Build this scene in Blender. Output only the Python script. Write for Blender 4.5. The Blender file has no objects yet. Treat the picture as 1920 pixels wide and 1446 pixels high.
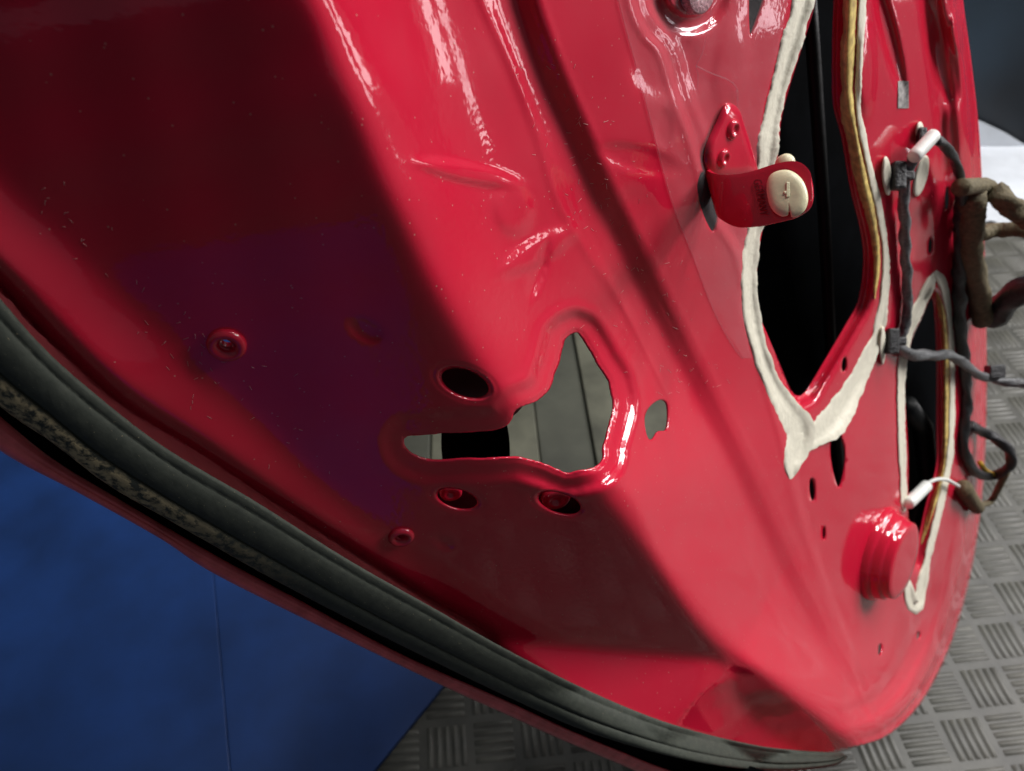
import bpy, bmesh, math, random, time
import numpy as np
from mathutils import Vector, Matrix
from mathutils.geometry import delaunay_2d_cdt
random.seed(3)
RNG = np.random.default_rng(3)
T0 = time.time()
SC = bpy.context.scene
COL = SC.collection
rad = math.radians

# ------------------------------------------------------------------ camera
CAM_H = 0.95
F = 1387.0                                  # focal length in pixels of a 1920 px wide picture
cam = bpy.data.cameras.new("camera")
cam.sensor_width = 36.0
cam.lens = 36.0 * F / 1920.0
cam.clip_start, cam.clip_end = 0.005, 60
cam.dof.use_dof = True
cam.dof.focus_distance = 0.285
cam.dof.aperture_fstop = 15.0
camo = bpy.data.objects.new("camera", cam)
camo.location = (0, 0, CAM_H)
camo.rotation_euler = (rad(45), 0, 0)
COL.objects.link(camo)
SC.camera = camo

# ------------------------------------------------------------------ world, lamps, exposure
W = bpy.data.worlds.new("World")
SC.world = W
W.use_nodes = True
bgn = W.node_tree.nodes["Background"]
bgn.inputs[0].default_value = (0.75, 0.85, 1.0, 1)
bgn.inputs[1].default_value = 0.07
SC.view_settings.view_transform = 'Standard'
SC.view_settings.look = 'None'
SC.view_settings.exposure = 0.22
SC.view_settings.gamma = 1.0
SC.render.engine = 'CYCLES'
SC.cycles.max_bounces = 8
SC.cycles.glossy_bounces = 5
SC.cycles.use_denoising = True


def lamp(name, loc, target, sx, sy, power, color=(1, 1, 1)):
    l = bpy.data.lights.new(name, 'AREA')
    l.shape = 'RECTANGLE'
    l.size, l.size_y = sx, sy
    l.energy = power
    l.color = color
    o = bpy.data.objects.new(name, l)
    o.location = loc
    d = Vector(target) - Vector(loc)
    o.rotation_euler = d.to_track_quat('-Z', 'Y').to_euler()
    COL.objects.link(o)
    return o


# strip lamps in two rows on the workshop ceiling, to the right of and beyond the door
for i in range(3):
    for j in range(2):
        lamp("ceiling_strip_lamp", (0.9 + 0.8 * i, 0.75 + 1.15 * j, 2.75), (0.9 + 0.8 * i, 0.75 + 1.15 * j, 0),
             0.12, 0.55, 17, (1.0, 0.98, 0.95))
# broad key light added upper right, and two dim panels added for paint highlights
lamp("key_light", (3.3, 1.33, 2.25), (0.2, 0.4, 0.7), 2.2, 0.9, 135, (1.0, 0.97, 0.98))
lamp("highlight_panel", (3.2, 0.95, 0.80), (0.0, 0.3, 0.85), 0.16, 0.55, 1.1, (1.0, 0.96, 0.98))
lamp("highlight_panel", (3.2, 1.35, 0.95), (0.0, 0.3, 0.85), 0.22, 0.5, 1.4, (1.0, 0.96, 0.98))


# ------------------------------------------------------------------ pixel -> place
CAMP = np.array([0.0, 0.0, CAM_H])
RV = np.array([1.0, 0, 0])
S2 = math.sqrt(0.5)
FV = np.array([0, S2, -S2])
UV = np.array([0, S2, S2])


def PW(x, y, z):
    x = np.asarray(x, float); y = np.asarray(y, float); z = np.asarray(z, float)
    u = (x - 960) / F; v = (y - 723) / F
    return CAMP + z[..., None] * (u[..., None] * RV - v[..., None] * UV + FV)


def floor_pt(x, y, h=0.0):
    v = (y - 723) / F
    z = (CAM_H - h) / (S2 * (1 + v))
    return PW(x, y, z)


def smooth_poly(pts, step=6.0, closed=False):
    P = np.array(pts, float)
    n = len(P)
    out = []
    rng = range(n if closed else n - 1)
    for i in rng:
        if closed:
            p0, p1, p2, p3 = P[(i - 1) % n], P[i], P[(i + 1) % n], P[(i + 2) % n]
        else:
            p1, p2 = P[i], P[i + 1]
            p0 = P[i - 1] if i > 0 else 2 * p1 - p2
            p3 = P[i + 2] if i + 2 < n else 2 * p2 - p1
        L = np.linalg.norm((p2 - p1)[:2])
        k = max(1, int(round(L / step)))
        for j in range(k):
            t = j / k
            out.append(0.5 * ((2 * p1) + (-p0 + p2) * t + (2 * p0 - 5 * p1 + 4 * p2 - p3) * t * t
                              + (-p0 + 3 * p1 - 3 * p2 + p3) * t ** 3))
    if not closed:
        out.append(P[-1])
    return np.array(out)


def seg_dist(poly, x, y, closed=False):
    """signed distance in px; positive to the right of travel in the picture (y down)"""
    x = np.asarray(x, float); y = np.asarray(y, float)
    best = np.full(x.shape, 1e9); sgn = np.ones(x.shape)
    P = np.asarray(poly)[:, :2]
    n = len(P)
    m = n if closed else n - 1
    for i in range(m):
        ax, ay = P[i]; bx, by = P[(i + 1) % n]
        dx, dy = bx - ax, by - ay
        L2 = dx * dx + dy * dy
        if L2 < 1e-9:
            continue
        t = ((x - ax) * dx + (y - ay) * dy) / L2
        lo = 0 if (i == 0 and not closed) else 0
        if not closed:
            tc = np.clip(t, -1e9 if i == 0 else 0, 1e9 if i == m - 1 else 1)
        else:
            tc = np.clip(t, 0, 1)
        ex = x - (ax + tc * dx); ey = y - (ay + tc * dy)
        d = ex * ex + ey * ey
        cr = -(dx * (y - ay) - dy * (x - ax))
        k = d < best - 1e-9
        best = np.where(k, d, best)
        sgn = np.where(k, np.where(cr >= 0, 1.0, -1.0), sgn)
    return sgn * np.sqrt(best)


def inside(poly, x, y):
    P = np.asarray(poly)[:, :2]
    c = np.zeros(np.shape(x), bool)
    n = len(P)
    for i in range(n):
        x1, y1 = P[i]; x2, y2 = P[(i + 1) % n]
        if y1 == y2:
            continue
        k = ((y1 > y) != (y2 > y)) & (x < (x2 - x1) * (y - y1) / (y2 - y1) + x1)
        c ^= k
    return c


def sp(d, w):
    return w * np.logaddexp(0, d / w)


def stp(d, w):
    return 0.5 * (1 + np.tanh(d / w))


def gau(d, w):
    return np.exp(-(d / w) ** 2)


def ellipse(cx, cy, rx, ry, rot, n=28, wob=0.0):
    a = np.linspace(0, 2 * math.pi, n, endpoint=False)
    r = 1 + wob * np.sin(3 * a + cx)
    X = rx * r * np.cos(a); Y = ry * r * np.sin(a)
    c, s = math.cos(rad(rot)), math.sin(rad(rot))
    return np.stack([cx + X * c - Y * s, cy + X * s + Y * c], 1)


# ------------------------------------------------------------------ traced lines of the pressing
FOLD = smooth_poly([(440, -420), (520, -200), (592, 0), (668, 190), (750, 380), (838, 560), (915, 690), (985, 775),
                    (1090, 860), (1180, 925), (1236, 1045), (1306, 1165), (1372, 1236), (1436, 1256), (1512, 1292),
                    (1572, 1345), (1632, 1410), (1720, 1480)], 14)
GROOVE = smooth_poly([(880, -420), (950, -150), (985, 0), (1030, 130), (1082, 250), (1125, 350), (1170, 440), (1222, 545),
                      (1270, 640), (1335, 770), (1400, 900), (1465, 1040), (1530, 1165), (1580, 1250), (1620, 1310),
                      (1680, 1400)], 14)
RIM1 = smooth_poly([(800, -420), (858, -150), (905, 0), (965, 140), (1010, 260), (1045, 370), (1100, 470), (1160, 560),
                    (1205, 640)], 14)
CREASE2 = smooth_poly([(1120, -420), (1165, -150), (1190, 0), (1215, 60), (1245, 95), (1275, 190), (1298, 250), (1312, 300), (1345, 400),
                       (1392, 480), (1415, 600), (1440, 700), (1480, 840), (1505, 950), (1558, 1110),
                       (1600, 1220), (1628, 1305), (1680, 1400)], 14)
BEADL = smooth_poly([(-500, -300), (-250, -60), (0, 235), (100, 345), (250, 490), (350, 640), (440, 735), (550, 845), (650, 935),
                     (725, 1015), (800, 1092), (880, 1165), (960, 1225)], 14)
BEADM = smooth_poly([(-500, -180), (-250, 90), (0, 345), (200, 535), (415, 735), (615, 923), (780, 1073), (850, 1143), (960, 1228)], 14)
BEADB = smooth_poly([(-500, -10), (-250, 262), (0, 500), (100, 606), (235, 735), (390, 838), (530, 938), (680, 1038), (808, 1125),
                     (875, 1168), (960, 1230)], 14)
KEEL = smooth_poly([(780, 1175), (930, 1200), (1100, 1214), (1250, 1226), (1335, 1236), (1378, 1262), (1388, 1308), (1440, 1366), (1530, 1425)], 14)


LATCH = np.array([(1078, 624), (1091, 631), (1103, 650), (1119, 678), (1137, 706), (1145, 725), (1151, 753),
                  (1147, 781), (1139, 812), (1133, 837), (1131, 859), (1116, 875), (1087, 884), (1066, 889),
                  (1044, 881), (1025, 872), (997, 864), (969, 858), (919, 861), (856, 862), (809, 864),
                  (781, 856), (764, 844), (758, 828), (762, 819), (794, 816), (841, 812), (887, 811),
                  (931, 805), (950, 797), (959, 787), (966, 772), (981, 762), (1003, 753), (1025, 737),
                  (1034, 725), (1039, 703), (1048, 681), (1056, 650), (1062, 634)], float)
LATCH_S = smooth_poly(LATCH, 4, True)
jit = np.cumsum(RNG.normal(0, 0.5, (len(LATCH_S), 2)), 0)
jit -= np.linspace(0, 1, len(jit))[:, None] * jit[-1]
jit -= (np.convolve(jit[:, 0], np.ones(21) / 21, 'same')[:, None] * [1, 0] + np.convolve(jit[:, 1], np.ones(21) / 21, 'same')[:, None] * [0, 1])
LATCH_S = LATCH_S + jit * 0.7

O1 = smooth_poly([(1552, -220), (1540, -100), (1530, 0), (1505, 85), (1480, 165), (1465, 225), (1460, 280), (1450, 350),
                  (1430, 430), (1420, 500), (1420, 575), (1440, 630), (1465, 690), (1483, 732), (1496, 742), (1512, 734),
                  (1545, 680), (1585, 612), (1610, 565), (1620, 500), (1616, 440), (1595, 350), (1580, 260), (1564, 195),
                  (1562, 100), (1565, 0), (1566, -100), (1568, -220)], 8, True)
O2 = smooth_poly([(1747, 560), (1727, 600), (1708, 645), (1697, 725), (1703, 850), (1703, 960), (1707, 1058), (1718, 1030),
                  (1736, 950), (1747, 911), (1757, 865), (1757, 807), (1757, 670), (1754, 600)], 8, True)
O3 = smooth_poly([(1404, -90), (1404, 0), (1405, 50), (1408, 66), (1418, 40), (1432, 0), (1445, -50), (1440, -90)], 8, True)
HB = smooth_poly([(1237, 750), (1250, 756), (1253, 781), (1249, 806), (1234, 809), (1225, 822), (1217, 824), (1211, 809),
                  (1209, 782), (1219, 762)], 4, True)
H1 = ellipse(872, 718, 46, 24, 20)
H2 = ellipse(857, 935, 38, 17, 14)
H3 = ellipse(1049, 943, 41, 18, 17)
SLIT = smooth_poly([(1568, 802), (1579, 822), (1585, 850), (1582, 885), (1573, 914), (1563, 888), (1557, 850), (1559, 820)], 5, True)
SM1 = ellipse(1523, 918, 5.5, 22, -4, 16)
SM2 = ellipse(1545, 1000, 3, 12, 0, 12)
SM3 = ellipse(1650, 1218, 3, 11, 6, 12)
SM4 = ellipse(1722, 1192, 2.4, 7, 6, 10)
SM5 = ellipse(1583, 684, 5, 14, 5, 12)
SM6 = ellipse(1745, 461, 4.6, 16, 4, 12)
SM7 = ellipse(1776, 372, 4.5, 22, 0, 12)
TABH = smooth_poly([(1318, 322), (1332, 342), (1342, 378), (1346, 408), (1337, 434), (1322, 410), (1310, 372), (1308, 342)], 5, True)
SM8 = ellipse(1372, 255, 3.2, 10, -20, 10)
G1H = ellipse(425, 646, 15, 8, 30, 14)
G2H = ellipse(752, 1006, 10, 5, 28, 12)
HOLES = [LATCH_S, O1, O2, O3, HB, H1, H2, H3, SLIT, SM1, SM2, SM3, SM4, SM5, SM6, SM7, G1H, G2H, TABH]

SIL = smooth_poly([(1796, -220), (1800, -100), (1806, 0), (1822, 120), (1836, 250), (1844, 400), (1848, 550), (1850, 700),
                   (1847, 850), (1836, 980), (1815, 1100), (1785, 1205), (1745, 1290), (1705, 1345), (1660, 1382), (1615, 1398),
                   (1560, 1412)], 10)
STRIP_UP = [(-260, 250), (-120, 425), (0, 560), (70, 640), (150, 715), (300, 833), (475, 938), (650, 1048), (800, 1133), (950, 1218),
            (1110, 1298), (1260, 1358), (1410, 1396), (1510, 1408), (1578, 1411)]
STRIP_LO = [(-260, 490), (-120, 650), (0, 762), (100, 832), (200, 908), (300, 966), (400, 1023), (500, 1080), (650, 1159), (800, 1234),
            (950, 1306), (1085, 1366), (1210, 1406), (1335, 1434), (1460, 1446), (1560, 1436), (1590, 1420)]
HEM_UP = [(-260, 520), (-120, 675), (0, 782), (100, 862), (215, 932), (400, 1040), (550, 1120), (750, 1226), (950, 1315), (1060, 1366),
          (1160, 1408), (1240, 1440), (1340, 1470), (1480, 1484), (1580, 1462)]
HEM_LO = [(-260, 580), (-120, 740), (0, 845), (150, 926), (300, 1010), (400, 1075), (600, 1175), (830, 1286), (950, 1340), (1035, 1379),
          (1160, 1432), (1240, 1466), (1340, 1498), (1480, 1508), (1600, 1470)]


XR_Y = np.arange(-900.0, 1900.0, 10.0)
XR_X = np.interp(XR_Y, [-900, -420, -200, 0, 200, 400, 600, 740, 910, 1050, 1170, 1250, 1320, 1400, 1480, 1900],
                 [110, 370, 490, 600, 690, 775, 865, 955, 1120, 1226, 1316, 1402, 1500, 1600, 1690, 2150])
_k = np.exp(-(np.arange(-15, 16) / 6.0) ** 2); _k /= _k.sum()
XR_X = np.convolve(np.pad(XR_X, 15, 'reflect', reflect_type='odd'), _k, 'valid')


def base_w(x, y):
    """1/depth of the plain two-plane body"""
    latch = 5.52 - 0.0006 * (x - 672) - 0.00233 * y
    d = seg_dist(FOLD, x, y)
    xr = np.interp(y, XR_Y, XR_X)
    low = stp(y - 850, 80)
    far = 0.0021 * sp(x - xr - 25 + 18 * low, 30 - 19 * low)
    return latch - far


def surf_z(x, y, detail=True):
    x = np.asarray(x, float); y = np.asarray(y, float)
    shp = x.shape
    x = x.ravel(); y = y.ravel()
    z = 1.0 / np.maximum(base_w(x, y), 0.6)
    px = z / F                                   # metres per pixel
    # fillet and sloping step just beyond the fold
    dF = seg_dist(FOLD, x, y)
    fade = stp(1345 - y, 70)
    z = z + np.minimum(px, 0.00026) * fade * 0.95 * (sp(dF + 2, 11 - 6 * stp(y - 880, 60)) - sp(dF - 190, 50))
    # long valley: the far wall climbs back towards the viewer
    dG = seg_dist(GROOVE, x, y)
    gf = stp(1290 - y, 60)
    hw_ = 21 - 9 * stp(y - 760, 160)
    z = z - px * gf * 1.15 * (sp(dG + hw_, 4) - sp(dG - hw_, 4)) * np.clip(1 - (y - 400) / 1800, 0.7, 1)
    z = z + px * gf * 0.22 * (sp(dG + 95, 10) - sp(dG + 24, 6)) + 0.00022 * gf * gau(dG - 6, 4) - 0.0003 * gau(dG - 30, 5) * gf - 0.0003 * gau(dG + 62, 5) * gf
    dR = seg_dist(RIM1, x, y)
    z = z - 0.0008 * gau(dR, 10) * stp(620 - y, 40)
    # step down to the trim face
    dC = seg_dist(CREASE2, x, y)
    z = z + 0.0024 * stp(dC, 4) - 0.0007 * gau(dC + 12, 6)
    z = z + 0.0016 * stp(dC - 26, 5) * stp(260 - y, 30)
    # raised bead beside the weatherstrip
    dl = -seg_dist(BEADL, x, y)                                     # positive towards the strip
    dB = -seg_dist(BEADB, x, y)
    bf = 1.0
    z = z - px * 0.015 * sp(dl, 8) - px * 0.56 * sp(-seg_dist(BEADM, x, y), 12)
    z = z + px * 2.2 * sp(dB, 9)
    # lower facet that turns up to the light
    dK = -seg_dist(KEEL, x, y)
    dk = dK
    kf = stp(x - 880, 45)
    z = z - px * kf * 1.3 * sp(dk, 5) * 1.0
    if not detail:
        return z.reshape(shp)
    # recess round the latch opening
    m = (x > 640) & (x < 1270) & (y > 500) & (y < 1010)
    if m.any():
        dl_ = np.full(x.shape, 300.0)
        dd = np.abs(seg_dist(LATCH_S[::3], x[m], y[m], True))
        ii = inside(LATCH_S[::3], x[m], y[m])
        dd = np.where(ii, -dd, dd)
        dl_[m] = dd
        k = 0.22 + 0.78 * stp(x - 985, 35)
        z = z + 0.0042 * k * stp(34 - dl_, 9) + 0.0012 * stp(6 - dl_, 3) * k
        z = z - 0.0007 * k * gau(dl_ - 48, 10)
    # bolt holes, turned in at their rims
    for (cx, cy, rx, ry, rot, dep) in ((872, 718, 46, 24, 20, .0026), (857, 935, 38, 17, 14, .0022), (1049, 943, 41, 18, 17, .0022)):
        c, s = math.cos(rad(rot)), math.sin(rad(rot))
        X = (x - cx) * c + (y - cy) * s; Y = -(x - cx) * s + (y - cy) * c
        r = np.sqrt((X / rx) ** 2 + (Y / ry) ** 2)
        z = z + dep * stp(1.09 - r, 0.08) + 0.00025 * gau(r - 1.35, 0.12)
    # dents and rounds
    for (cx, cy, rx, ry, rot, dep) in ((686, 620, 30, 16, 28, .0009), (833, 1018, 17, 8, 25, .0007), (962, 392, 34, 46, -10, -.0016),
                                       (1245, 240, 14, 34, 0, .0010), (1012, 505, 10, 50, 18, .0016), (1200, 300, 70, 22, 15, .0012),
                                       (880, 325, 90, 16, 12, -.0016), (1010, 470, 70, 22, -30, -.0014), (1190, 420, 46, 60, 0, .001),
                                       (1245, 110, 60, 70, 0, .0018), (1390, 330, 40, 70, 0, .0015), (1372, 120, 30, 80, 10, -.0015),
                                       (1665, 60, 14, 110, -14, .006), (1625, 130, 16, 80, 0, -.004), (1770, 110, 22, 90, -12, .007),
                                       (1720, 330, 34, 60, 0, -.005), (1718, 420, 30, 60, 0, .004), (1790, 250, 20, 60, 0, -.004),
                                       (1795, 60, 12, 40, 0, -.004), (1640, 1300, 60, 40, 0, .002)):
        c, s = math.cos(rad(rot)), math.sin(rad(rot))
        X = (x - cx) * c + (y - cy) * s; Y = -(x - cx) * s + (y - cy) * c
        r = np.sqrt((X / rx) ** 2 + (Y / ry) ** 2)
        z = z + dep * stp(1.0 - r, 0.26)
    # round seat at the top of the trim face
    r = np.sqrt(((x - 1290) / 74.0) ** 2 + ((y + 22) / 82.0) ** 2)
    z = z + 0.004 * stp(1 - r, 0.09) - 0.0065 * stp(0.62 - r, 0.05) + .0010 * stp(.5 - r, .05)
    # returns of the big openings
    m = (x > 1340) & (x < 1700) & (y < 860)
    if m.any():
        dd = np.abs(seg_dist(O1[::2], x[m], y[m], True)); dd = np.where(inside(O1[::2], x[m], y[m]), 0, dd)
        o = np.zeros(x.shape); o[m] = 0.016 * stp(14 - dd, 7) * stp(x[m] - 1470, 18) + .005 * stp(22 - dd, 10)
        z = z + o
    m = (x > 1640) & (x < 1830) & (y > 480) & (y < 1160)
    if m.any():
        dd = np.abs(seg_dist(O2[::2], x[m], y[m], True)); dd = np.where(inside(O2[::2], x[m], y[m]), 0, dd)
        o = np.zeros(x.shape); o[m] = 0.022 * stp(11 - dd, 5) * stp(x[m] - 1715, 12) + .004 * stp(16 - dd, 8)
        z = z + o
    # pressed margin along the far edge
    dS = np.abs(seg_dist(SIL, x, y))
    far = stp(x - 1600, 40) * stp(1370 - y, 40)
    z = z - 0.010 * far * stp(44 - dS, 7) + 0.012 * far * stp(16 - dS, 6) + .004 * far * gau(dS - 70, 12)
    # shallow slow waves so that reflections are not ruler-straight
    z = z + 0.00035 * np.sin(x / 61.0 + y / 83.0) * np.sin(x / 97.0 - y / 57.0)
    return z.reshape(shp)


def S(x, y, up=0.0):
    x = np.asarray(x, float); y = np.asarray(y, float)
    return PW(x, y, surf_z(x, y) - up)


def frame_at(x, y, e=6.0):
    """origin, normal (to the viewer), right, down on the sheet round one pixel"""
    xs = np.array([x, x + e, x - e, x, x]); ys = np.array([y, y, y, y + e, y - e], float)
    z = surf_z(xs, ys, False)
    p = PW(xs, ys, z)
    r = p[1] - p[2]; d = p[3] - p[4]
    n = np.cross(d, r); n /= np.linalg.norm(n)
    if np.dot(n, p[0] - CAMP) > 0:
        n = -n
    r = r / np.linalg.norm(r)
    return Vector(S(x, y)), Vector(n), Vector(r), Vector(np.cross(n, r))


# ------------------------------------------------------------------ materials
def mat(name):
    m = bpy.data.materials.new(name)
    m.use_nodes = True
    nt = m.node_tree
    b = nt.nodes["Principled BSDF"]
    return m, nt, b


def noise(nt, scale, detail=3, rough=0.5, vec=None):
    n = nt.nodes.new("ShaderNodeTexNoise")
    n.inputs["Scale"].default_value = scale
    n.inputs["Detail"].default_value = detail
    n.inputs["Roughness"].default_value = rough
    if vec is None:
        g = nt.nodes.new("ShaderNodeNewGeometry")
        vec = g.outputs["Position"]
    nt.links.new(vec, n.inputs["Vector"])
    return n


def ramp(nt, src, stops):
    r = nt.nodes.new("ShaderNodeValToRGB")
    els = r.color_ramp.elements
    while len(els) < len(stops):
        els.new(0.5)
    for e, (p, c) in zip(els, stops):
        e.position = p
        e.color = (*c, 1) if len(c) == 3 else c
    nt.links.new(src, r.inputs[0])
    return r


def bump(nt, b, src, strength, dist, prev=None, sock="Normal"):
    n = nt.nodes.new("ShaderNodeBump")
    n.inputs["Strength"].default_value = strength
    n.inputs["Distance"].default_value = dist
    nt.links.new(src, n.inputs["Height"])
    if prev:
        nt.links.new(prev.outputs[0], n.inputs["Normal"])
    nt.links.new(n.outputs[0], b.inputs[sock])
    return n


def mk_paint():
    m, nt, b = mat("red_paint")
    g_ = nt.nodes.new("ShaderNodeNewGeometry")
    vo = nt.nodes.new("ShaderNodeTexVoronoi"); vo.inputs["Scale"].default_value = 330
    nt.links.new(g_.outputs["Position"], vo.inputs["Vector"])
    near = ramp(nt, vo.outputs["Distance"], [(0.07, (1, 1, 1)), (0.12, (0, 0, 0))])
    sel = ramp(nt, vo.outputs["Color"], [(0.62, (0, 0, 0)), (0.66, (1, 1, 1))])
    dust = nt.nodes.new("ShaderNodeMath"); dust.operation = 'MULTIPLY'
    nt.links.new(near.outputs[0], dust.inputs[0]); nt.links.new(sel.outputs[0], dust.inputs[1])
    r = ramp(nt, dust.outputs[0], [(0.0, (0.62, 0.010, 0.040)), (1.0, (0.62, 0.20, 0.18))])
    film = noise(nt, 22, 4, 0.6)
    r2 = ramp(nt, film.outputs["Fac"], [(0.35, (0, 0, 0)), (0.8, (0.05, 0.05, 0.05))])
    mx = nt.nodes.new("ShaderNodeMix"); mx.data_type = 'RGBA'
    nt.links.new(r2.outputs[0], mx.inputs[0]); nt.links.new(r.outputs[0], mx.inputs[6]); mx.inputs[7].default_value = (0.4, 0.3, 0.28, 1)
    nt.links.new(mx.outputs[2], b.inputs["Base Color"])
    b.inputs["Roughness"].default_value = 0.6
    b.inputs["Specular IOR Level"].default_value = 0.0
    b.inputs["Coat Weight"].default_value = 1.0
    b.inputs["Coat Roughness"].default_value = 0.05
    b.inputs["Coat IOR"].default_value = 1.68
    op = noise(nt, 420, 1, 0.4)
    bp = bump(nt, b, op.outputs["Fac"], 0.075, 0.0006)
    hz = noise(nt, 35, 5, 0.65)
    mr = nt.nodes.new("ShaderNodeMapRange"); mr.inputs[1].default_value = 0.35; mr.inputs[2].default_value = 0.75
    mr.inputs[3].default_value = 0.035; mr.inputs[4].default_value = 0.13
    nt.links.new(hz.outputs["Fac"], mr.inputs[0]); nt.links.new(mr.outputs[0], b.inputs["Coat Roughness"])
    op2 = noise(nt, 1500, 2, 0.5)
    bump(nt, b, op2.outputs["Fac"], 0.10, 0.0002)
    nt.links.new(bp.outputs[0], b.inputs["Coat Normal"])
    return m


def mk_simple(name, col, rough, nscale=200, nvar=0.25, bstr=0.2, bdist=0.0005, spec=0.5, detail=4):
    m, nt, b = mat(name)
    n = noise(nt, nscale, detail, 0.6)
    lo = tuple(c * (1 - nvar) for c in col); hi = tuple(min(1, c * (1 + nvar)) for c in col)
    r = ramp(nt, n.outputs["Fac"], [(0.3, lo), (0.7, hi)])
    nt.links.new(r.outputs[0], b.inputs["Base Color"])
    b.inputs["Roughness"].default_value = rough
    b.inputs["Specular IOR Level"].default_value = spec
    bump(nt, b, n.outputs["Fac"], bstr, bdist)
    return m


def mk_rubber():
    m, nt, b = mat("weatherstrip_rubber")
    uv = nt.nodes.new("ShaderNodeAttribute"); uv.attribute_name = "across"
    n = noise(nt, 260, 5, 0.7)
    sp_ = noise(nt, 1100, 2, 0.6)
    base = ramp(nt, n.outputs["Fac"], [(0.3, (0.034, 0.040, 0.032)), (0.75, (0.062, 0.070, 0.054))])
    # dried dirt on the lower lip
    lip = nt.nodes.new("ShaderNodeMapRange")
    lip.inputs[1].default_value = 0.70; lip.inputs[2].default_value = 0.80
    nt.links.new(uv.outputs["Fac"], lip.inputs[0])
    al = nt.nodes.new("ShaderNodeAttribute"); al.attribute_name = "along"
    fd = nt.nodes.new("ShaderNodeMapRange")
    fd.inputs[1].default_value = 0.50; fd.inputs[2].default_value = 0.30
    nt.links.new(al.outputs["Fac"], fd.inputs[0])
    blot = noise(nt, 300, 5, 0.7)
    br = ramp(nt, blot.outputs["Fac"], [(0.42, (0, 0, 0)), (0.56, (1, 1, 1))])
    m1 = nt.nodes.new("ShaderNodeMath"); m1.operation = 'MULTIPLY'
    nt.links.new(lip.outputs[0], m1.inputs[0]); nt.links.new(br.outputs[0], m1.inputs[1])
    m2 = nt.nodes.new("ShaderNodeMath"); m2.operation = 'MULTIPLY'
    nt.links.new(m1.outputs[0], m2.inputs[0]); nt.links.new(fd.outputs[0], m2.inputs[1])
    spk = ramp(nt, sp_.outputs["Fac"], [(0.70, (0, 0, 0)), (0.76, (0.5, 0.5, 0.5))])
    m3 = nt.nodes.new("ShaderNodeMath"); m3.operation = 'MAXIMUM'
    nt.links.new(m2.outputs[0], m3.inputs[0]); nt.links.new(spk.outputs[0], m3.inputs[1])
    mx = nt.nodes.new("ShaderNodeMix"); mx.data_type = 'RGBA'
    nt.links.new(m3.outputs[0], mx.inputs[0]); nt.links.new(base.outputs[0], mx.inputs[6])
    mx.inputs[7].default_value = (0.48, 0.39, 0.22, 1)
    nt.links.new(mx.outputs[2], b.inputs["Base Color"])
    b.inputs["Roughness"].default_value = 0.75
    b.inputs["Specular IOR Level"].default_value = 0.4
    bp = bump(nt, b, m3.outputs[0], 0.5, 0.0004)
    bump(nt, b, n.outputs["Fac"], 0.25, 0.0003, bp)
    return m


M = {}
M['paint'] = mk_paint()
M['rubber'] = mk_rubber()
M['lightened_red'] = mk_simple("lightened_red_paint", (0.88, 0.15, 0.17), 0.3, 90, 0.25, 0.2, 0.0004, 0.5)  # lighter red standing in for light that misses the hem
M['white_seal'] = mk_simple("white_sealant", (0.80, 0.76, 0.62), 0.55, 200, 0.07, 0.4, 0.0014)
M['amber_seal'] = mk_simple("amber_sealant", (0.78, 0.53, 0.17), 0.4, 160, 0.45, 0.3, 0.0006)
M['clip'] = mk_simple("cream_plastic", (0.84, 0.79, 0.52), 0.35, 300, 0.10, 0.25, 0.0005)
M['black'] = mk_simple("near_black_shade", (0.0016, 0.002, 0.0026), 0.8, 30, 0.5, 0.3, 0.002, 0.02)  # near-black colour standing in for shade in gaps and the cavity
M['dark_part'] = mk_simple("dark_greasy_metal", (0.006, 0.007, 0.007), 0.5, 60, 0.5, 0.4, 0.002, 0.35)
M['board2'] = mk_simple("dark_grey_board", (0.06, 0.062, 0.046), 0.6, 6, 0.45, 0.15, 0.001)
M['board'] = mk_simple("weathered_grey_board", (0.090, 0.090, 0.064), 0.6, 9, 0.6, 0.15, 0.001)
M['cable'] = mk_simple("grey_black_cable_wrap", (0.018, 0.019, 0.021), 0.38, 500, 0.6, 0.8, 0.0015)
M['cable_grey'] = mk_simple("grey_cable_wrap", (0.13, 0.135, 0.14), 0.36, 420, 0.6, 0.8, 0.0015)
M['fabric_tape'] = mk_simple("brown_cloth_tape", (0.13, 0.105, 0.055), 0.8, 300, 0.4, 0.8, 0.002)
M['white_plastic'] = mk_simple("white_plastic", (0.75, 0.76, 0.72), 0.4, 200, 0.08, 0.1, 0.0005)
M['metal'] = mk_simple("zinc_steel", (0.55, 0.53, 0.50), 0.3, 300, 0.2, 0.1, 0.0003)
M['metal'].node_tree.nodes["Principled BSDF"].inputs["Metallic"].default_value = 1
M['mat'] = mk_simple("rubber_floor_mat", (0.064, 0.063, 0.053), 0.5, 18, 0.4, 0.3, 0.001)
M['matbar'] = mk_simple("rubber_floor_bars", (0.082, 0.080, 0.066), 0.48, 22, 0.4, 0.3, 0.0008)
M['sheet'] = mk_simple("pale_glossy_sheet", (0.58, 0.61, 0.65), 0.22, 6, 0.2, 0.1, 0.002)
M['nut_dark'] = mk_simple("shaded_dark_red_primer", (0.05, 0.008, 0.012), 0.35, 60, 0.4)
M['yellow'] = mk_simple("yellow_plastic", (0.7, 0.42, 0.03), 0.4)


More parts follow.
